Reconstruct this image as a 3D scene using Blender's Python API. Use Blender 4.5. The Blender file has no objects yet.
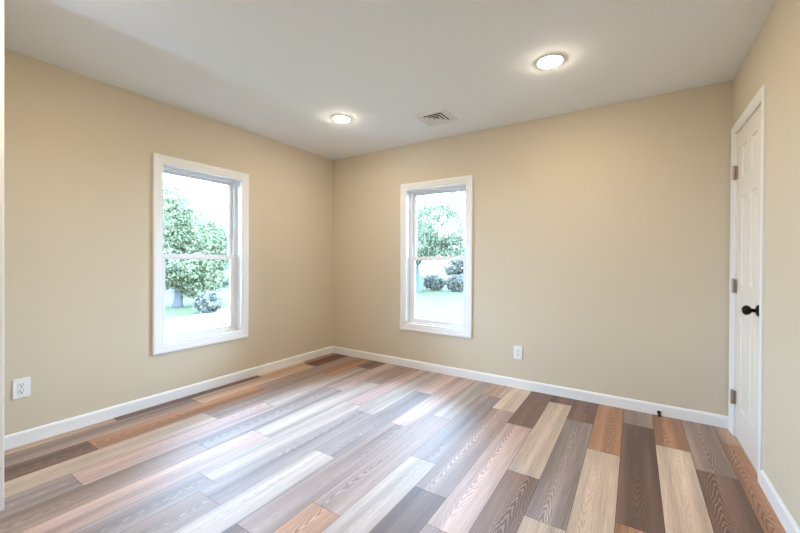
import bpy, bmesh, math, random
import numpy as np
from mathutils import Vector, Matrix

S = bpy.context.scene
C = S.collection
rnd = random.Random(7)

# ------------------------------------------------------------------ camera, sky, portals, exposure
W, D, H = 3.795, 2.963, 2.44          # bedroom: x 0..W, y -D..0 (alcove behind the camera to y=-4.25)
YF = -4.25
CAM = (3.2252, -3.3698, 1.1601)
yaw, pitch, roll = -0.5715, -0.0043, 0.0050
F = 360.76
fw = Vector((math.sin(yaw)*math.cos(pitch), math.cos(yaw)*math.cos(pitch), math.sin(pitch)))
r0 = Vector((math.cos(yaw), -math.sin(yaw), 0)); u0 = r0.cross(fw)
rt = r0*math.cos(roll) + u0*math.sin(roll); up = u0*math.cos(roll) - r0*math.sin(roll)
cd = bpy.data.cameras.new('camera'); co = bpy.data.objects.new('camera', cd); C.objects.link(co)
co.matrix_world = Matrix(((rt.x, up.x, -fw.x, CAM[0]), (rt.y, up.y, -fw.y, CAM[1]), (rt.z, up.z, -fw.z, CAM[2]), (0, 0, 0, 1)))
cd.sensor_fit = 'HORIZONTAL'; cd.sensor_width = 36; cd.lens = F*36/800
cd.shift_x = -2.81/800; cd.shift_y = -3.475/800
cd.clip_start = 0.01; cd.clip_end = 500
S.camera = co

SKY_STRENGTH = 44.0
SKY_COLOR = (0.45, 0.69, 1.0)
LAMP_STRENGTH = 203.0
LAMP_COLOR = (1.0, 0.85, 0.65)
w = bpy.data.worlds.new('overcast sky'); S.world = w; w.use_nodes = True
bg = w.node_tree.nodes['Background']
bg.inputs[0].default_value = (*SKY_COLOR, 1); bg.inputs[1].default_value = SKY_STRENGTH

def portal(name, loc, rot, sx, sy):
    l = bpy.data.lights.new(name, 'AREA'); l.shape = 'RECTANGLE'; l.size = sx; l.size_y = sy
    l.cycles.is_portal = True
    o = bpy.data.objects.new(name, l); C.objects.link(o); o.location = loc; o.rotation_euler = rot
portal('window_portal', (-0.16, -1.615, 1.206), (0, -math.pi/2, 0), 1.5, 0.74)
portal('window_portal', (1.455, 0.16, 1.206), (-math.pi/2, 0, 0), 0.74, 1.5)

S.view_settings.view_transform = 'Standard'; S.view_settings.look = 'None'
S.view_settings.exposure = 0.18; S.view_settings.gamma = 1.0; S.view_settings.use_curve_mapping = False

# ------------------------------------------------------------------ materials
def lin(c):
    return tuple(((v/255)/12.92 if v/255 <= .04045 else ((v/255+.055)/1.055)**2.4) for v in c)

def mat(name, rgb, rough=0.6, metal=0.0, spec=0.5, noise=0.0, nscale=6.0, bump=0.0, bscale=300.0):
    m = bpy.data.materials.new(name); m.use_nodes = True
    nt = m.node_tree; b = nt.nodes['Principled BSDF']
    c = lin(rgb)
    b.inputs['Base Color'].default_value = (*c, 1); b.inputs['Roughness'].default_value = rough
    b.inputs['Metallic'].default_value = metal; b.inputs['Specular IOR Level'].default_value = spec
    tc = nt.nodes.new('ShaderNodeTexCoord')
    if noise:
        n = nt.nodes.new('ShaderNodeTexNoise'); n.inputs['Scale'].default_value = nscale; n.inputs['Detail'].default_value = 5
        nt.links.new(tc.outputs['Object'], n.inputs['Vector'])
        r = nt.nodes.new('ShaderNodeMix'); r.data_type = 'RGBA'
        r.inputs[6].default_value = (*[v*(1-noise) for v in c], 1); r.inputs[7].default_value = (*[min(1, v*(1+noise)) for v in c], 1)
        nt.links.new(n.outputs['Fac'], r.inputs[0]); nt.links.new(r.outputs[2], b.inputs['Base Color'])
    if bump:
        n = nt.nodes.new('ShaderNodeTexNoise'); n.inputs['Scale'].default_value = bscale; n.inputs['Detail'].default_value = 3
        nt.links.new(tc.outputs['Object'], n.inputs['Vector'])
        bp = nt.nodes.new('ShaderNodeBump'); bp.inputs['Strength'].default_value = bump; bp.inputs['Distance'].default_value = 0.002
        nt.links.new(n.outputs['Fac'], bp.inputs['Height']); nt.links.new(bp.outputs['Normal'], b.inputs['Normal'])
    return m

M = {}
M['wall'] = mat('tan wall paint', (211, 199, 177), 0.75, spec=0.3, noise=0.012, nscale=2, bump=0.12, bscale=220)
M['ceil'] = mat('white ceiling paint', (238, 240, 240), 0.85, spec=0.2, noise=0.01, nscale=2, bump=0.15, bscale=180)
M['trim'] = mat('white semi gloss trim paint', (236, 236, 236), 0.35, noise=0.01, nscale=4)
M['vinyl'] = mat('white window vinyl', (238, 240, 242), 0.3, noise=0.008, nscale=8)
M['door'] = mat('white door paint', (228, 222, 213), 0.4, noise=0.01, nscale=5)
M['plastic'] = mat('white plastic', (238, 238, 238), 0.3, noise=0.01, nscale=20)
M['slot'] = mat('dark slots', (40, 38, 38), 0.6, noise=0.05)
M['bronze'] = mat('oil rubbed bronze', (34, 24, 20), 0.3, metal=0.7, noise=0.15, nscale=30)
M['nickel'] = mat('brushed nickel', (176, 162, 148), 0.4, metal=0.8, noise=0.08, nscale=60)
M['rubber'] = mat('black rubber', (22, 20, 20), 0.6, noise=0.1)
M['ventmetal'] = mat('white enamelled vent metal', (226, 224, 220), 0.45, noise=0.015, nscale=10)
M['vent_shade'] = mat('painted vent shade', (10, 9, 9), 0.9, noise=0.1)
M['subfloor'] = mat('dark seam below planks', (45, 34, 28), 0.8, noise=0.1)
M['siding'] = mat('white house siding', (120, 115, 106), 0.7, noise=0.03)
M['shingle'] = mat('blue grey roof shingle', (56, 60, 62), 0.9, noise=0.15, nscale=4)
M['asphalt'] = mat('pale concrete drive', (84, 80, 72), 0.9, noise=0.06, nscale=3)
M['bark'] = mat('grey brown bark', (58, 56, 56), 0.9, noise=0.3, nscale=5)
M['cable'] = mat('grey cable', (92, 80, 78), 0.6, noise=0.05)
M['board'] = mat('weathered grey boards', (70, 76, 84), 0.9, noise=0.12, nscale=6)

def leafmat(name, rgb, var):
    m = bpy.data.materials.new(name); m.use_nodes = True; nt = m.node_tree; b = nt.nodes['Principled BSDF']
    tc = nt.nodes.new('ShaderNodeTexCoord'); n = nt.nodes.new('ShaderNodeTexNoise'); n.inputs['Scale'].default_value = 2.2
    n.inputs['Detail'].default_value = 4
    nt.links.new(tc.outputs['Object'], n.inputs['Vector'])
    r = nt.nodes.new('ShaderNodeMix'); r.data_type = 'RGBA'; c = lin(rgb)
    r.inputs[6].default_value = (*[v*(1-var) for v in c], 1); r.inputs[7].default_value = (*[min(1, v*(1+var)) for v in c], 1)
    nt.links.new(n.outputs['Fac'], r.inputs[0]); nt.links.new(r.outputs[2], b.inputs['Base Color'])
    b.inputs['Roughness'].default_value = 0.5
    t = nt.nodes.new('ShaderNodeBsdfTranslucent'); nt.links.new(r.outputs[2], t.inputs['Color'])
    mx = nt.nodes.new('ShaderNodeMixShader'); mx.inputs[0].default_value = 0.45
    nt.links.new(b.outputs[0], mx.inputs[1]); nt.links.new(t.outputs[0], mx.inputs[2])
    nt.links.new(mx.outputs[0], nt.nodes['Material Output'].inputs['Surface'])
    return m
M['leaf'] = leafmat('green leaves', (104, 109, 84), 0.22)
M['leaf2'] = leafmat('light green leaves', (112, 116, 86), 0.22)
M['leaf3'] = leafmat('blue green leaves', (98, 96, 86), 0.2)
M['grass'] = mat('lawn', (54, 58, 36), 0.95, spec=0.1, noise=0.2, nscale=1.3)

# thin window glass: clear with a Fresnel reflection
g = bpy.data.materials.new('window glass'); g.use_nodes = True; nt = g.node_tree; nt.nodes.clear()
out = nt.nodes.new('ShaderNodeOutputMaterial'); tr = nt.nodes.new('ShaderNodeBsdfTransparent'); gl = nt.nodes.new('ShaderNodeBsdfGlossy')
gl.inputs['Roughness'].default_value = 0.02; tr.inputs[0].default_value = (0.95, 0.97, 0.97, 1)
fr = nt.nodes.new('ShaderNodeFresnel'); fr.inputs[0].default_value = 1.35
mx = nt.nodes.new('ShaderNodeMixShader'); nt.links.new(fr.outputs[0], mx.inputs[0]); nt.links.new(tr.outputs[0], mx.inputs[1])
nt.links.new(gl.outputs[0], mx.inputs[2]); nt.links.new(mx.outputs[0], out.inputs[0])
M['glass'] = g

e = bpy.data.materials.new('lit lamp diffuser'); e.use_nodes = True; nt = e.node_tree; nt.nodes.clear()
out = nt.nodes.new('ShaderNodeOutputMaterial'); em = nt.nodes.new('ShaderNodeEmission')
em.inputs[0].default_value = (*LAMP_COLOR, 1); em.inputs[1].default_value = LAMP_STRENGTH
nt.links.new(em.outputs[0], out.inputs[0]); M['lamp'] = e

def floor_material():
    m = bpy.data.materials.new('vinyl wood planks'); m.use_nodes = True; nt = m.node_tree; L = nt.links
    b = nt.nodes['Principled BSDF']
    tone = nt.nodes.new('ShaderNodeAttribute'); tone.attribute_name = 'tone'
    off = nt.nodes.new('ShaderNodeAttribute'); off.attribute_name = 'offs'
    tc = nt.nodes.new('ShaderNodeTexCoord')
    def math_(op, a, bb=None, clamp=False):
        n = nt.nodes.new('ShaderNodeMath'); n.operation = op; n.use_clamp = clamp
        for i, v in enumerate((a, bb)):
            if v is None: continue
            if isinstance(v, (int, float)): n.inputs[i].default_value = v
            else: L.new(v, n.inputs[i])
        return n.outputs[0]
    def coords(sc):
        a = nt.nodes.new('ShaderNodeVectorMath'); a.operation = 'ADD'; L.new(tc.outputs['Object'], a.inputs[0]); L.new(off.outputs['Vector'], a.inputs[1])
        s = nt.nodes.new('ShaderNodeVectorMath'); s.operation = 'MULTIPLY'; L.new(a.outputs[0], s.inputs[0]); s.inputs[1].default_value = sc
        return s.outputs[0]
    def noise(sc, detail, scale=1.0, rough=0.5):
        n = nt.nodes.new('ShaderNodeTexNoise'); n.inputs['Scale'].default_value = scale; n.inputs['Detail'].default_value = detail
        n.inputs['Roughness'].default_value = rough
        L.new(coords(sc), n.inputs['Vector']); return n.outputs['Fac']
    ring = nt.nodes.new('ShaderNodeAttribute'); ring.attribute_name = 'ring'
    rs = nt.nodes.new('ShaderNodeSeparateXYZ'); L.new(ring.outputs['Vector'], rs.inputs[0])
    ps = nt.nodes.new('ShaderNodeSeparateXYZ'); L.new(tc.outputs['Object'], ps.inputs[0])
    wob = noise((6, 1.3, 1), 2)
    xl = math_('SUBTRACT', ps.outputs[0], rs.outputs[0])
    xl = math_('ADD', xl, math_('MULTIPLY', math_('SUBTRACT', wob, 0.5), 0.05))
    # nested arches along the board: rows of growth rings cut at a slant
    ph = math_('MULTIPLY', math_('MULTIPLY', ps.outputs[1], rs.outputs[1]), 15.0)
    ph = math_('ADD', ph, math_('MULTIPLY', math_('POWER', math_('DIVIDE', math_('ABSOLUTE', xl), 0.030), 1.45), 2.2))
    ph = math_('ADD', ph, math_('MULTIPLY', noise((7, 1.5, 1), 2.0), 4.5))
    fibre = noise((170, 5.0, 1), 3)
    ph = math_('ADD', ph, math_('MULTIPLY', noise((50, 12, 1), 2), 1.5))
    c = math_('SINE', math_('MULTIPLY', ph, 6.2832))
    c = math_('POWER', math_('MULTIPLY', math_('ADD', c, 1.0), 0.5), 2.2)
    broad = noise((13, 0.5, 1), 3)
    patch = noise((9, 1.0, 1), 2)
    amt = math_('MULTIPLY', math_('SUBTRACT', patch, 0.33, True), 4.0, True)
    side = math_('DIVIDE', xl, 0.05); side = math_('ADD', 0.25, math_('MULTIPLY', math_('POWER', 2.718, math_('MULTIPLY', math_('MULTIPLY', side, side), -1.0)), 0.9))
    amt = math_('MULTIPLY', amt, side)   # the figure fades in and out along a board
    k = math_('ADD', 1.0, math_('MULTIPLY', math_('MULTIPLY', math_('SUBTRACT', c, 0.30), amt), rs.outputs[2]))
    k = math_('MULTIPLY', k, math_('ADD', 0.62, math_('MULTIPLY', fibre, 0.76)))
    k = math_('MULTIPLY', k, math_('ADD', 0.12, math_('MULTIPLY', broad, 1.76)))
    sc = nt.nodes.new('ShaderNodeVectorMath'); sc.operation = 'SCALE'; L.new(tone.outputs['Color'], sc.inputs[0]); L.new(k, sc.inputs['Scale'])
    L.new(sc.outputs[0], b.inputs['Base Color'])
    rr = math_('ADD', 0.52, math_('MULTIPLY', fibre, 0.16)); L.new(rr, b.inputs['Roughness'])
    b.inputs['Specular IOR Level'].default_value = 0.75
    bp = nt.nodes.new('ShaderNodeBump'); bp.inputs['Strength'].default_value = 0.15; bp.inputs['Distance'].default_value = 0.001
    L.new(math_('ADD', fibre, c), bp.inputs['Height']); L.new(bp.outputs[0], b.inputs['Normal'])
    return m
M['floor'] = floor_material()

# ------------------------------------------------------------------ mesh helpers
def obj(name, bm, m, parent=None, smooth=False, bevel=0.0):
    bmesh.ops.recalc_face_normals(bm, faces=bm.faces)
    me = bpy.data.meshes.new(name); bm.to_mesh(me); bm.free()
    for q in (m if isinstance(m, (list, tuple)) else [m]): me.materials.append(q)
    if smooth:
        for p in me.polygons: p.use_smooth = True
    o = bpy.data.objects.new(name, me); C.objects.link(o)
    if parent: o.parent = parent
    if bevel:
        b = o.modifiers.new('bevel', 'BEVEL'); b.width = bevel; b.segments = 2; b.limit_method = 'ANGLE'
    return o

def empty(name, loc=(0, 0, 0), rz=0.0):
    o = bpy.data.objects.new(name, None); C.objects.link(o); o.location = loc; o.rotation_euler = (0, 0, rz)
    o.empty_display_size = 0.1
    return o

def tag(o, label, cat, group=None, kind=None):
    o['label'] = label; o['category'] = cat
    if group: o['group'] = group
    if kind: o['kind'] = kind
    return o

def box(bm, x0, x1, y0, y1, z0, z1, mi=0):
    v = [bm.verts.new(p) for p in ((x0, y0, z0), (x1, y0, z0), (x1, y1, z0), (x0, y1, z0), (x0, y0, z1), (x1, y0, z1), (x1, y1, z1), (x0, y1, z1))]
    for f in ((0, 3, 2, 1), (4, 5, 6, 7), (0, 1, 5, 4), (1, 2, 6, 5), (2, 3, 7, 6), (3, 0, 4, 7)):
        bm.faces.new([v[i] for i in f]).material_index = mi

def boxes(*bs):
    bm = bmesh.new()
    for b in bs: box(bm, *b)
    return bm

def lathe(bm, prof, origin=(0, 0, 0), axis='z', n=32):
    """prof: (radius, height) list, closed at ends where radius is 0"""
    ax = {'z': lambda r, a, h: (r*math.cos(a), r*math.sin(a), h), 'x': lambda r, a, h: (h, r*math.cos(a), r*math.sin(a)),
          'y': lambda r, a, h: (r*math.cos(a), h, r*math.sin(a))}[axis]
    rings = []
    for r, h in prof:
        if r < 1e-6: rings.append([bm.verts.new(Vector(ax(0, 0, h))+Vector(origin))])
        else: rings.append([bm.verts.new(Vector(ax(r, 2*math.pi*i/n, h))+Vector(origin)) for i in range(n)])
    for a, b in zip(rings, rings[1:]):
        for i in range(n):
            j = (i+1) % n
            if len(a) == 1 and len(b) == 1: continue
            if len(a) == 1: bm.faces.new((a[0], b[i], b[j]))
            elif len(b) == 1: bm.faces.new((a[i], b[0], a[j]))
            else: bm.faces.new((a[i], b[i], b[j], a[j]))

def frame_profile(bm, u0, u1, v0, v1, prof, put):
    """mitred picture frame: prof = list of (inset from the outer edge, height); put(u,v,h) -> xyz"""
    rings = []
    for d, h in prof:
        rings.append([bm.verts.new(put(u, v, h)) for u, v in ((u0+d, v0+d), (u1-d, v0+d), (u1-d, v1-d), (u0+d, v1-d))])
    n = len(rings)
    for k in range(n):
        a, b = rings[k], rings[(k+1) % n]
        for i in range(4):
            j = (i+1) % 4
            bm.faces.new((a[i], a[j], b[j], b[i]))

def ext_profile(bm, prof, p0, p1, put):
    """extrude a closed 2-D profile from p0 to p1 along one axis: put(s, a, b)"""
    A = [bm.verts.new(put(p0, a, b)) for a, b in prof]; B = [bm.verts.new(put(p1, a, b)) for a, b in prof]
    n = len(prof)
    for i in range(n):
        j = (i+1) % n; bm.faces.new((A[i], A[j], B[j], B[i]))
    bm.faces.new(A); bm.faces.new(B)

# ------------------------------------------------------------------ shell
LW = dict(y0=-1.974, y1=-1.257, z0=0.466, z1=1.952)     # left window opening
BW = dict(x0=1.094, x1=1.8155, z0=0.466, z1=1.952)      # back window opening
DR = dict(y0=-0.712, y1=-0.118, z1=2.040)               # door opening in the right wall
T = 0.16
o = obj('wall_left', boxes((-T, 0, YF-T, LW['y0'], 0, H), (-T, 0, LW['y1'], T, 0, H), (-T, 0, LW['y0'], LW['y1'], 0, LW['z0']), (-T, 0, LW['y0'], LW['y1'], LW['z1'], H)), M['wall'])
tag(o, 'tan painted left wall holding the window nearest the camera', 'wall', kind='structure')
o = obj('wall_back', boxes((0, BW['x0'], 0, T, 0, H), (BW['x1'], W+T, 0, T, 0, H), (BW['x0'], BW['x1'], 0, T, 0, BW['z0']), (BW['x0'], BW['x1'], 0, T, BW['z1'], H)), M['wall'])
tag(o, 'tan painted back wall with a window and a low outlet', 'wall', kind='structure')
o = obj('wall_right', boxes((W, W+T, YF-T, DR['y0'], 0, H), (W, W+T, DR['y1'], 0, 0, H), (W, W+T, DR['y0'], DR['y1'], DR['z1'], H), (W+T, W+.9, DR['y0']-.3, DR['y0']-.2, -.1, H), (W+T, W+.9, DR['y1']+.05, DR['y1']+.15, -.1, H), (W+.9, W+1, DR['y0']-.3, DR['y1']+.15, -.1, H), (W, W+.9, DR['y0']-.3, DR['y1']+.15, -.12, -.002), (W+T, W+.9, DR['y0']-.3, DR['y1']+.15, H, H+.1)), M['wall'])  # includes an unseen shell behind the door, added to stop light leaking under it
tag(o, 'tan painted right wall around the white panelled door', 'wall', kind='structure')
o = obj('wall_front', boxes((0, 0.70, YF, -D-.01, 0, H), (0.75, W, YF-T, YF, 0, H)), M['wall'])
tag(o, 'wall return at the left edge of the photo beside the camera', 'wall', kind='structure')
o = obj('ceiling', boxes((-T, W+T, YF-T, T, H, H+0.12)), M['ceil']); tag(o, 'flat white painted ceiling with two lit recessed lights and a vent', 'ceiling', kind='structure')

# floor: every plank a face of one floor mesh, rows run towards the back wall
tones = {'L': (192, 170, 153), 'K': (176, 159, 149), 'T': (188, 158, 135), 'D': (119, 92, 80), 'M': (154, 131, 120), 'O': (172, 127, 98), 'P': (186, 158, 147),
         'G': (146, 130, 125), 'R': (92, 58, 42)}
figure = {'L': -.2, 'K': -.25, 'T': -.25, 'D': 1.05, 'M': .7, 'O': -.65, 'P': -.5, 'G': .85, 'R': .6}   # dark or limed growth rings
edges = [0.0, 0.095, 0.28, 0.468, 0.66, 0.85, 1.035, 1.22, 1.39, 1.574, 1.752, 1.93, 2.104, 2.277, 2.456, 2.634, 2.806, 2.982, 3.159, 3.343, 3.52, 3.70, W]
rows = [[(0.5, 'O'), (1.1, 'T'), (2.294, 'D'), (3.4, 'T')],
        [(.55, 'R'), (1.786, 'T'), (3.0, 'M')],
        [(1.31, 'M'), (2.522, 'O'), (3.7, 'D')],
        [(.68, 'O'), (1.88, 'M'), (3.08, 'L')],
        [(.305, 'D'), (1.50, 'K'), (2.70, 'P'), (3.9, 'G')],
        [(.951, 'P'), (2.15, 'G'), (3.35, 'M')],
        [(.63, 'M'), (1.85, 'K'), (3.05, 'P')],
        [(1.12, 'P'), (2.315, 'K'), (3.5, 'G')],
        [(1.2, 'K'), (2.4, 'G'), (3.6, 'M')],
        [(.59, 'P'), (1.795, 'G'), (3.0, 'K')],
        [(1.23, 'P'), (2.43, 'M'), (3.6, 'D')],
        [(.955, 'K'), (2.145, 'M'), (3.3, 'O')],
        [(.335, 'T'), (1.53, 'G'), (2.73, 'K')],
        [(.573, 'L'), (1.769, 'M'), (2.97, 'D')],
        [(.772, 'D'), (1.97, 'P'), (3.2, 'M')],
        [(.185, 'D'), (1.357, 'L'), (2.55, 'D')],
        [(.46, 'D'), (1.679, 'G'), (2.88, 'L')],
        [(.852, 'O'), (2.05, 'L'), (3.2, 'G')],
        [(.31, 'M'), (1.499, 'D'), (2.7, 'O')],
        [(.56, 'O'), (1.76, 'L'), (2.95, 'M')],
        [(.775, 'M'), (1.97, 'D'), (3.2, 'T')],
        [(.30, 'T'), (1.50, 'O'), (2.7, 'M')]]
bm = bmesh.new(); info = []
gp = 0.0009
for k, row in enumerate(rows):
    y = 0.0; breaks = list(row); last = row[-1][0]
    while last < -YF: last += 1.2; breaks.append((last, rnd.choice('LDMOPGT')))
    for yb, t in breaks:
        yb = min(yb, -YF)
        if yb <= y: continue
        v = [bm.verts.new(p) for p in ((edges[k]+gp, -yb+gp, 0), (edges[k+1]-gp, -yb+gp, 0), (edges[k+1]-gp, -y-gp, 0), (edges[k]+gp, -y-gp, 0))]
        bm.faces.new(v); c = lin(tones[t]); s = rnd.uniform(.93, 1.07)
        info.append((tuple(q*s for q in c), (rnd.uniform(-50, 50), rnd.uniform(-50, 50), rnd.uniform(-5, 5)), ((edges[k]+edges[k+1])/2+rnd.uniform(-.03, .03), rnd.choice((-1, 1)), figure[t])))
        y = yb
nplank = len(info)
box(bm, 0, W, YF, 0, -0.12, -0.0025, 1)
me = bpy.data.meshes.new('floor'); bm.to_mesh(me); bm.free(); me.materials.append(M['floor']); me.materials.append(M['subfloor'])
a1 = me.attributes.new('tone', 'FLOAT_COLOR', 'FACE'); a2 = me.attributes.new('offs', 'FLOAT_VECTOR', 'FACE'); a3 = me.attributes.new('ring', 'FLOAT_VECTOR', 'FACE')
for i, p in enumerate(me.polygons):
    t, of, ri = info[i] if i < nplank else ((.03, .02, .02), (0, 0, 0), (0, 1, 0))
    a1.data[i].color = (*t, 1); a2.data[i].vector = of; a3.data[i].vector = ri
o = bpy.data.objects.new('floor', me); C.objects.link(o)
tag(o, 'mixed brown, grey and tan wood plank floor', 'floor', kind='structure')

# baseboards: 12 mm board with an eased top
bh, bt = 0.085, 0.013
prof = [(0, 0), (bt, 0), (bt, bh-.014), (bt-.003, bh-.006), (bt-.008, bh), (0, bh)]
def base(name, p0, p1, put, label):
    bm = bmesh.new(); ext_profile(bm, prof, p0, p1, put); o = obj(name, bm, M['trim']); tag(o, label, 'baseboard', kind='structure')
base('baseboard_left', -D, 0, lambda s, a, b: (a, s, b), 'white baseboard along the left wall under the window')
base('baseboard_back', bt, W, lambda s, a, b: (s, -a, b), 'white baseboard along the back wall under window and outlet')
base('baseboard_right', YF, -0.775, lambda s, a, b: (W-a, s, b), 'white baseboard on the right wall in front of the door')
# white trim that caps the end of the wall return beside the camera
bm = boxes((0.70, 0.772, -3.10, -D, 0.0, H))
o = obj('trim_1', bm, M['trim'], bevel=0.003); tag(o, 'white vertical corner trim at the extreme left edge', 'trim', kind='structure')

# ------------------------------------------------------------------ windows (local frame: u along the wall, v up, h = out of the wall into the room)
def window(name, loc, rz, wid, hgt, label):
    """local x = along the wall, local y = into the room, z up; origin at the bottom centre of the opening"""
    r = empty(name, loc, rz); tag(r, label, 'window', kind='structure')
    hw = wid/2
    put = lambda u, v, h: (u, h, v)
    bm = bmesh.new(); cw = 0.062
    frame_profile(bm, -hw-cw, hw+cw, -cw, hgt+cw, [(0, 0.0), (0, .015), (.004, .019), (.022, .019), (.026, .016), (.052, .013), (.057, .010), (cw, .009), (cw, 0.0)], put)
    obj('casing', bm, M['trim'], r)
    bm = bmesh.new(); frame_profile(bm, -hw, hw, 0, hgt, [(0, .008), (.012, .008), (.012, -.15), (0, -.15)], put)   # jamb boards of the reveal
    obj('jamb', bm, M['trim'], r)
    j = .012
    bm = bmesh.new()          # vinyl master frame with a stepped track
    frame_profile(bm, -hw+j, hw-j, j, hgt-j, [(0, -.062), (.012, -.062), (.012, -.074), (.024, -.074), (.024, -.104), (.020, -.104), (.020, -.112), (.024, -.112), (.024, -.15), (0, -.15)], put)
    obj('frame', bm, M['vinyl'], r, bevel=.001)
    mid = hgt*0.489
    def sash(nm, v0, v1, h0, h1, st, rb, rt_):
        u0 = -hw+j+.018; u1 = -u0
        bm = boxes((u0, u0+st, h0, h1, v0, v1), (u1-st, u1, h0, h1, v0, v1), (u0+st, u1-st, h0, h1, v0, v0+rb), (u0+st, u1-st, h0, h1, v1-rt_, v1))
        # glazing bead
        frame_profile(bm, u0+st-.001, u1-st+.001, v0+rb-.001, v1-rt_+.001, [(0, (h0+h1)/2-.002), (.006, (h0+h1)/2-.002), (.0, h1-.002)], put)
        s = obj(nm, bm, M['vinyl'], r, bevel=.0015)
        hm = (h0+h1)/2-.006
        obj('glass_pane', boxes((u0+st-.004, u1-st+.004, hm-.002, hm+.002, v0+rb-.004, v1-rt_+.004)), M['glass'], s)
        return s
    sash('upper_sash', mid-.022, hgt-j-.016, -.138, -.112, .036, .030, .026)
    lo = sash('lower_sash', j+.016, mid+.022, -.104, -.076, .038, .034, .040)
    # cam lock on the meeting rail, and its keeper
    bm = boxes((-.028, .028, -.100, -.080, mid+.022, mid+.028))
    lathe(bm, [(0, 0), (.015, 0), (.015, .012), (.008, .013), (0, .013)], (0, -.09, mid+.028), 'z', 20)
    box(bm, -.004, .034, -.094, -.086, mid+.033, mid+.040)
    obj('sash_lock', bm, M['plastic'], r, bevel=.001)
    bm = boxes((-hw+j, hw-j, -.074, -.05, j, j+.010))       # sill nose of the vinyl frame
    obj('sill', bm, M['vinyl'], r, bevel=.002)
    return r
window('window_1', (0, (LW['y0']+LW['y1'])/2, LW['z0']), -math.pi/2, LW['y1']-LW['y0'], LW['z1']-LW['z0'], 'white double-hung window in the left wall showing a big green tree')
window('window_2', ((BW['x0']+BW['x1'])/2, 0, BW['z0']), math.pi, BW['x1']-BW['x0'], BW['z1']-BW['z0'], 'white double-hung window in the back wall over a pale lawn')

# ------------------------------------------------------------------ door in the right wall
dr = empty('door_1', (W, -0.40, 0)); tag(dr, 'white six-panel door with dark knob in the right wall', 'door', kind='structure')
Y0, Y1 = DR['y0']+.40, DR['y1']+.40         # local y range of the opening
bm = bmesh.new(); cw = .056                  # casing: two legs and a head with mitres
pr = [(0, 0), (0, .010), (.006, .014), (.03, .013), (.045, .010), (cw, .008), (cw, 0)]
top = DR['z1']
ring = []
for d, h in pr:
    a, b_, t_ = Y0-cw+d, Y1+.103-d*.103/cw, top+cw-d
    ring.append([bm.verts.new(q) for q in ((-h, a, 0), (-h, a, t_), (-h, b_, t_), (-h, b_, 0))])
for k in range(len(ring)):
    A, B = ring[k], ring[(k+1) % len(ring)]
    for i in range(3): bm.faces.new((A[i], A[i+1], B[i+1], B[i]))
bm.faces.new([q[0] for q in ring]); bm.faces.new([q[3] for q in ring])
obj('casing', bm, M['trim'], dr)
obj('jamb', boxes((-.005, .14, Y0-.0, Y0+.012, 0, top), (-.005, .14, Y1-.012, Y1, 0, top), (-.005, .14, Y0, Y1, top-.010, top),
                  (.042, .055, Y0+.012, Y0+.024, 0, top-.01), (.042, .055, Y1-.024, Y1-.012, 0, top-.01), (.042, .055, Y0+.012, Y1-.012, top-.022, top-.01)), M['trim'], dr)
# leaf with six raised panels
ly0, ly1, lz0, lz1 = Y0+.014, Y1-.014, .008, top-.013
cols = [(-.645+.40, -.450+.40), (-.365+.40, -.205+.40)]
lw_ = ly1-ly0; st = .108; mu = .085; pw = (lw_-2*st-mu)/2
cols = [(ly0+st, ly0+st+pw), (ly1-st-pw, ly1-st)]
rws = [(.215, .811), (1.017, 1.586), (1.715, 1.912)]
ys = sorted([ly0, ly1]+[q for c in cols for q in c]); zs = sorted([lz0, lz1]+[q for c in rws for q in c])
bm = bmesh.new(); fx = .004
for i in range(len(ys)-1):
    for k in range(len(zs)-1):
        a, b_, c_, d_ = ys[i], ys[i+1], zs[k], zs[k+1]
        if (a, b_) in cols and (c_, d_) in rws:
            prev = None
            for ins, dep in ((0, 0), (.004, .006), (.012, .009), (.020, .009), (.040, .002)):
                cur = [bm.verts.new((fx+dep, y, z)) for y, z in ((a+ins, c_+ins), (b_-ins, c_+ins), (b_-ins, d_-ins), (a+ins, d_-ins))]
                if prev:
                    for q in range(4): bm.faces.new((prev[q], prev[(q+1) % 4], cur[(q+1) % 4], cur[q]))
                prev = cur
            bm.faces.new(prev)
        else:
            bm.faces.new([bm.verts.new((fx, y, z)) for y, z in ((a, c_), (b_, c_), (b_, d_), (a, d_))])
v = [[bm.verts.new((x, y, z)) for y, z in ((ly0, lz0), (ly1, lz0), (ly1, lz1), (ly0, lz1))] for x in (fx, fx+.035)]
bm.faces.new(v[1])
for q in range(4): bm.faces.new((v[0][q], v[0][(q+1) % 4], v[1][(q+1) % 4], v[1][q]))
bmesh.ops.remove_doubles(bm, verts=bm.verts, dist=1e-5)
leaf = obj('door_leaf', bm, M['door'], dr)
for zc in (1.765, 1.008, 0.262):
    bm = bmesh.new()
    yb = Y1-.014
    for q in range(5):                        # barrel of five knuckles, pin tips at the ends
        z0_ = zc-.044+q*.0178
        lathe(bm, [(0, z0_), (.0085, z0_), (.0085, z0_+.0168), (0, z0_+.0168)], (-.014, yb, 0), 'z', 16)
    lathe(bm, [(0, zc-.050), (.005, zc-.049), (.0055, zc-.044), (.005, zc+.045), (.0055, zc+.048), (0, zc+.052)], (-.014, yb, 0), 'z', 12)
    box(bm, -.012, .003, yb-.003, yb+.002, zc-.044, zc+.044)
    box(bm, .0015, .0045, yb-.020, yb-.003, zc-.044, zc+.044)
    h = obj('hinge', bm, M['nickel'], dr); h['label'] = 'brushed nickel hinge'
ky, kz = -.662+.40, .900
kn = bmesh.new()
lathe(kn, [(0, -.068), (.012, -.067), (.021, -.062), (.0265, -.054), (.027, -.046), (.024, -.038), (.016, -.031), (.0105, -.026), (.0105, -.010)], (0, ky, kz), 'x', 32)
lathe(kn, [(.0105, -.010), (.0105, 0.004)], (0, ky, kz), 'x', 32)
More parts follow.
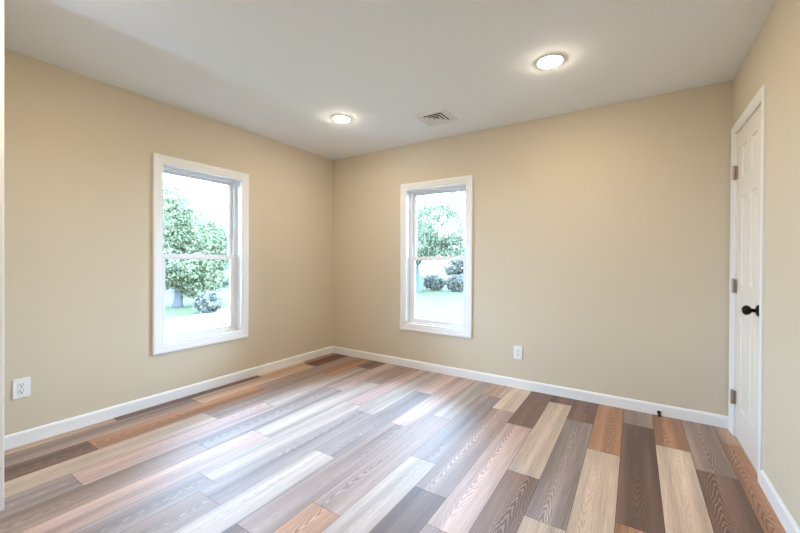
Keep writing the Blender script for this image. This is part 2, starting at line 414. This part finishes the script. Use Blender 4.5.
k = obj('knob', kn, M['bronze'], dr, smooth=True); k['label'] = 'dark bronze round knob'
rs = bmesh.new(); lathe(rs, [(.0105, -.012), (.018, -.011), (.029, -.006), (.032, -.001), (.032, .004)], (0, ky, kz), 'x', 32)
obj('rose', rs, M['bronze'], k, smooth=True)

# ------------------------------------------------------------------ outlets
def outlet(loc, rz, label):
    """local x along the wall, -y into the room"""
    r = empty('wall_outlet', loc, rz); tag(r, label, 'outlet', 'white duplex wall outlets')
    bm = boxes((-.0395, .0395, -.006, 0, -.061, .061)); obj('cover_plate', bm, M['plastic'], r, bevel=.003)
    for s in (-1, 1):
        zc = s*.0205
        bm = bmesh.new()
        pts = []
        for i in range(24):
            a = 2*math.pi*i/24; pts.append((max(-.0165, min(.0165, .0185*math.cos(a))), max(-.0145, min(.0145, .0185*math.sin(a)))))
        ext_profile(bm, pts, 0, -.0085, lambda q, a, b: (a, q, b+zc)); rc = obj('receptacle', bm, M['plastic'], r)
        bm = boxes((-.0085, -.0058, -.0092, -.006, zc-.001, zc+.0095), (.0058, .0085, -.0092, -.006, zc-.0005, zc+.0085))
        lathe(bm, [(0, -.0092), (.0032, -.0092), (.0032, -.006), (0, -.006)], (0, 0, zc-.0078), 'y', 12)
        obj('slots', bm, M['slot'], rc)
    bm = bmesh.new(); lathe(bm, [(0, -.0072), (.0028, -.007), (.0034, -.006), (0, -.006)], (0, 0, 0), 'y', 14); obj('screw', bm, M['nickel'], r)
    return r
outlet((0, -2.762, .356), math.pi/2, 'white outlet low on the left wall before the window')
outlet((2.327, 0, .327), 0, 'white outlet low on the back wall right of the window')

# ------------------------------------------------------------------ door stop on the back baseboard
ds = empty('door_stop', (3.387, -bt, .024)); tag(ds, 'small black door stop on the back baseboard near the door', 'door stop')
bm = bmesh.new(); lathe(bm, [(0, 0), (.013, 0), (.013, -.004), (.008, -.010), (.0045, -.014), (.0045, -.058), (.0, -.058)], (0, 0, 0), 'y', 20); obj('stem', bm, M['bronze'], ds, smooth=True)
bm = bmesh.new(); lathe(bm, [(0, -.054), (.010, -.054), (.0115, -.060), (.0105, -.070), (.006, -.074), (0, -.074)], (0, 0, 0), 'y', 20); obj('rubber_tip', bm, M['rubber'], ds, smooth=True)

# ------------------------------------------------------------------ ceiling lights
def downlight(x, y, label):
    r = empty('recessed_light', (x, y, H)); tag(r, label, 'ceiling light', 'round recessed ceiling lights')
    bm = bmesh.new(); lathe(bm, [(.066, -.002), (.0735, -.0085), (.077, -.0095), (.082, -.006), (.085, 0)], (0, 0, 0), 'z', 48); obj('trim_ring', bm, M['plastic'], r, smooth=True)
    bm = bmesh.new(); lathe(bm, [(0, -.0225), (.030, -.0215), (.054, -.018), (.067, -.0125), (.072, -.006)], (0, 0, 0), 'z', 48); obj('diffuser', bm, M['lamp'], r, smooth=True)
    return r
downlight(1.004, -0.945, 'lit round ceiling light nearer the left wall')
downlight(2.763, -0.932, 'lit round ceiling light nearer the door')
downlight(1.20, -2.82, 'added unseen fill light above and behind the view, left one')  # unseen lamp added to light the room more evenly
downlight(2.95, -3.75, 'added unseen fill light above and behind the view, right one')  # second added lamp, out of view, filling in from behind the camera

# ------------------------------------------------------------------ ceiling vent: four-way diffuser
vt = empty('ceiling_vent', (1.732, -0.508, H)); tag(vt, 'square white louvred ceiling vent between the two lights', 'vent')
put = lambda u, v, h: (u, v, h)
bm = bmesh.new(); a = .147; frame_profile(bm, -a, a, -a, a, [(0, 0), (0, -.004), (.006, -.009), (.030, -.010), (.034, -.006), (.034, 0)], put); obj('frame', bm, M['ventmetal'], vt)
bm = bmesh.new(); q = [bm.verts.new(p) for p in ((-.115, -.115, -.0012), (.115, -.115, -.0012), (.115, .115, -.0012), (-.115, .115, -.0012))]; bm.faces.new(q); obj('vent_shade', bm, M['vent_shade'], vt)  # flat near-black sheet paints the shade of a recess; no hole above
for s in (.113, .081, .049):
    bm = bmesh.new(); frame_profile(bm, -s, s, -s, s, [(0, -.0095), (.0105, -.0095), (.0245, -.0035), (.0245, -.0028), (.010, -.0088), (0, -.0088)], put); obj('vane', bm, M['ventmetal'], vt)
bm = boxes((-.014, .014, -.014, .014, -.0095, -.008)); obj('center_plate', bm, M['ventmetal'], vt, bevel=.002)

# ------------------------------------------------------------------ outside
GZ = -0.72
bm = boxes((-90, 60, 0.6, 90, GZ-.2, GZ), (-90, -0.6, -60, 0.6, GZ-.2, GZ)); o = obj('lawn', bm, M['grass']); tag(o, 'pale green lawn outside both windows', 'lawn', kind='structure')
bm = bmesh.new()
q = [bm.verts.new(p) for p in ((-5.2, -12, GZ+.012), (-8.6, -12, GZ+.012), (-9.4, 3, GZ+.012), (-15, 14, GZ+.012), (-12.0, 15, GZ+.012), (-6.0, 3.2, GZ+.012))]
f = bm.faces.new(q); r = bmesh.ops.extrude_face_region(bm, geom=[f]); bmesh.ops.translate(bm, vec=(0, 0, -.1), verts=[x for x in r['geom'] if isinstance(x, bmesh.types.BMVert)])
o = obj('driveway', bm, M['asphalt']); tag(o, 'pale concrete drive crossing the lawn outside the left window', 'driveway', kind='structure')

def leaves(seed, blobs, n, size):
    """blobs: (centre, radii, share); leaves sit in small clusters through each blob"""
    g_ = np.random.default_rng(seed); tot = sum(b[2] for b in blobs); V = []; Fc = []
    for c, rad, sh in blobs:
        k = int(n*sh/tot); ncl = max(6, k//14)
        d = g_.normal(size=(ncl, 3)); d /= np.linalg.norm(d, axis=1)[:, None]
        cl = d*(g_.uniform(.35, 1.0, size=(ncl, 1))**.6)*np.array(rad)+np.array(c)
        p = cl[g_.integers(0, ncl, k)]+g_.normal(size=(k, 3))*np.array(rad)*.085
        nrm = g_.normal(size=(k, 3))+np.array((0, 0, .5)); nrm /= np.linalg.norm(nrm, axis=1)[:, None]
        t = np.cross(nrm, g_.normal(size=(k, 3))); t /= np.linalg.norm(t, axis=1)[:, None]; b2 = np.cross(nrm, t)
        s = size*g_.uniform(.6, 1.3, size=(k, 1))
        V += [np.stack([p-t*s, p+b2*s*.5+nrm*s*.12, p+t*s, p-b2*s*.5+nrm*s*.12], 1)]
    V = np.concatenate(V).reshape(-1, 3); m = len(V)//4
    me = bpy.data.meshes.new('foliage'); me.from_pydata(V.tolist(), [], [(4*i, 4*i+1, 4*i+2, 4*i+3) for i in range(m)])
    return me

def limb(bm, pts, n=9):
    rings = []
    for i, (p, r) in enumerate(pts):
        p = Vector(p); d = (Vector(pts[min(i+1, len(pts)-1)][0])-Vector(pts[max(i-1, 0)][0])).normalized()
        a = d.orthogonal().normalized(); b = d.cross(a)
        rings.append([bm.verts.new(p+a*r*math.cos(2*math.pi*k/n)+b*r*math.sin(2*math.pi*k/n)) for k in range(n)])
    for A, B in zip(rings, rings[1:]):
        for k in range(n): bm.faces.new((A[k], A[(k+1) % n], B[(k+1) % n], B[k]))
    bm.faces.new(rings[0]); bm.faces.new(rings[-1])

def tree(name, x, y, label, blobs, n, size, leafm, trunk_r, trunk_h, seed, group=None, cat='tree'):
    r = empty(name, (x, y, GZ)); tag(r, label, cat, group)
    g_ = random.Random(seed); bm = bmesh.new()
    limb(bm, [((0, 0, -.05), trunk_r*1.5), ((.02, .01, .15), trunk_r*1.1), ((.05, .03, trunk_h*.5), trunk_r*.92), ((.0, .08, trunk_h), trunk_r*.8), ((.1, 0, trunk_h*1.7), trunk_r*.4)])
    for c, rad, sh in blobs:
        e_ = Vector(c); s_ = Vector((0, .05, trunk_h*g_.uniform(.75, 1.2))); mid = s_.lerp(e_, .5)+Vector((g_.uniform(-.15, .15), g_.uniform(-.15, .15), .15))
        limb(bm, [(s_, trunk_r*.5), (mid, trunk_r*.32), (e_, trunk_r*.14)], 7)
    tk = obj('trunk', bm, M['bark'], r, smooth=True)
    me = leaves(seed, blobs, n, size); me.materials.append(leafm)
    f = bpy.data.objects.new('foliage', me); C.objects.link(f); f.parent = r
    return r

# outside the left window
tree('leafy_tree', -12.4, 4.0, 'broad leafy tree filling the left half of the left window',
     [((-.2, -.9, 3.3), (1.4, 1.7, 1.2), 4), ((.2, .75, 2.9), (1.3, 1.15, 1.2), 4), ((-.1, -.5, 4.35), (1.2, 1.1, .75), 2), ((.2, -.3, 1.75), (1.3, 1.9, .8), 4), ((.1, .9, 1.35), (1.1, .9, .7), 2), ((.3, 1.5, 2.3), (1.0, .8, .9), 1.5), ((.2, .75, .85), (.9, .85, .55), 1.6), ((-.2, -.8, 1.2), (.9, .8, .6), 1)], 34000, .07, M['leaf2'], .17, 1.0, 3)
tree('leafy_tree', -19.5, 7.3, 'paler tree behind the broad tree in the left window',
     [((0, -1.0, 4.0), (1.7, 1.8, 1.2), 3), ((0, .9, 3.2), (1.6, 1.7, 1.3), 3), ((0, 0, 2.2), (1.6, 2.0, .9), 3)], 15000, .09, M['leaf'], .2, 1.4, 5)
tree('leafy_tree', -26, 13.4, 'distant pale tree against the sky at the right of the left window',
     [((0, -.6, 4.4), (1.5, 1.8, 1.2), 3), ((0, 1.2, 3.6), (1.4, 1.6, 1.1), 3), ((0, .3, 2.9), (1.4, 1.8, .7), 2)], 9000, .1, M['leaf'], .2, 1.8, 9)
def shrub(x, y, rad, label, seed, leafm, group=None, n=1300):
    r = empty('shrub', (x, y, GZ)); tag(r, label, 'shrub', group)
    bm = bmesh.new()
    g_ = random.Random(seed)
    for k in range(5):
        e_ = (g_.uniform(-.6, .6)*rad[0], g_.uniform(-.6, .6)*rad[1], rad[2]*1.3)
        limb(bm, [((0, 0, -.03), .04), ((e_[0]*.5, e_[1]*.5, rad[2]*.7), .025), (e_, .01)], 6)
    obj('stems', bm, M['bark'], r)
    me = leaves(seed, [((0, 0, rad[2]), rad, 1)], n, .09); me.materials.append(leafm); f = bpy.data.objects.new('foliage', me); C.objects.link(f); f.parent = r
shrub(-9.7, 3.75, (.4, .42, .38), 'low dark shrub at the foot of the broad tree', 21, M['leaf3'])
shrub(-21.5, 9.9, (.7, .65, .6), 'round dark bush before the white house, left one', 22, M['leaf3'])
shrub(-21.5, 11.4, (.7, .7, .5), 'round dark bush before the white house, right one', 23, M['leaf3'])
hs = empty('house', (-36, 17.6, GZ)); tag(hs, 'small white house with grey roof far beyond the left window', 'house')
obj('wall', boxes((-3, 3, -3.4, 6, -.05, 1.9)), M['siding'], hs)
bm = bmesh.new(); A = [bm.verts.new(p) for p in ((-3.4, -3.8, 1.85), (3.4, -3.8, 1.85), (0, -3.8, 3.0))]; B = [bm.verts.new(p) for p in ((-3.4, 6.4, 1.85), (3.4, 6.4, 1.85), (0, 6.4, 3.0))]
bm.faces.new(A); bm.faces.new(B)
for i in range(3): bm.faces.new((A[i], A[(i+1) % 3], B[(i+1) % 3], B[i]))
obj('roof', bm, M['shingle'], hs)
for yy in (-2.0, 1.2, 4.2):
    wf = obj('window', boxes((3.0, 3.05, yy-.5, yy+.5, .75, 1.6)), M['siding'], hs); obj('pane', boxes((3.05, 3.06, yy-.42, yy+.42, .82, 1.53)), M['shingle'], wf)
# utility cable sagging past the left window
bm = bmesh.new(); pts = []
for i in range(25):
    yy = -6+18*i/24; pts.append((Vector((-16.0, yy, 3.924+.031*(yy-3.15)**2)), .02))
limb(bm, pts, 6); o = obj('street_cable', bm, M['cable'], smooth=True); tag(o, 'thin dark overhead cable crossing the sky in the left window', 'cable')

# outside the back window
tree('leafy_tree', -7.9, 15.4, 'tall open tree filling the upper part of the back window',
     [((-.4, 0, 4.6), (2.0, 1.4, 1.6), 4), ((1.7, -.1, 3.9), (1.6, 1.3, 1.4), 3), ((-1.4, 0, 3.0), (1.4, 1.2, 1.2), 3), ((.5, .1, 2.8), (2.2, 1.2, .8), 3), ((2.7, 0, 5.2), (1.2, 1.1, 1.0), 1), ((-.9, 0, 2.0), (1.3, 1.0, .6), 1.5), ((2.1, .1, 2.7), (1.3, 1.0, .8), 2)], 34000, .07, M['leaf'], .2, 1.5, 31)
tree('leafy_tree', -7.3, 20.6, 'blue-green tree at the lower right of the back window',
     [((0, 0, 1.5), (1.4, 1.0, .8), 3), ((.4, 0, 2.2), (1.2, .9, .7), 2)], 9000, .075, M['leaf3'], .14, .8, 33)
tree('leafy_tree', -12.4, 21.5, 'tree behind the tall open tree in the back window',
     [((-.6, 0, 4.6), (2.2, 1.8, 1.9), 3), ((1.2, 0, 3.0), (2.0, 1.6, 1.1), 3)], 10000, .1, M['leaf'], .22, 1.5, 35)
for i, (x, lab) in enumerate(((-9.65, 'low blue-grey hedge shrub at left of the back window view'), (-7.9, 'low blue-grey hedge shrub in the middle of the back window view'), (-6.15, 'low blue-grey hedge shrub right of the middle in the back window'), (-4.4, 'low blue-grey hedge shrub at right of the back window view'))):
    shrub(x, 17.7, (.8, .45, .5), lab, 40+i, M['leaf3'], None, 2600)
sh = empty('shed', (-8.5, 16.4, GZ)); tag(sh, 'small grey garden shed at the lawn edge in the back window', 'shed')
obj('wall', boxes((-.32, .32, -.4, .4, 0, .95)), M['board'], sh)
bm = bmesh.new(); A = [bm.verts.new(p) for p in ((-.4, -.45, .93), (.4, -.45, .93), (0, -.45, 1.12))]; B = [bm.verts.new(p) for p in ((-.4, .45, .93), (.4, .45, .93), (0, .45, 1.12))]
bm.faces.new(A); bm.faces.new(B)
for i in range(3): bm.faces.new((A[i], A[(i+1) % 3], B[(i+1) % 3], B[i]))
obj('roof', bm, M['shingle'], sh)
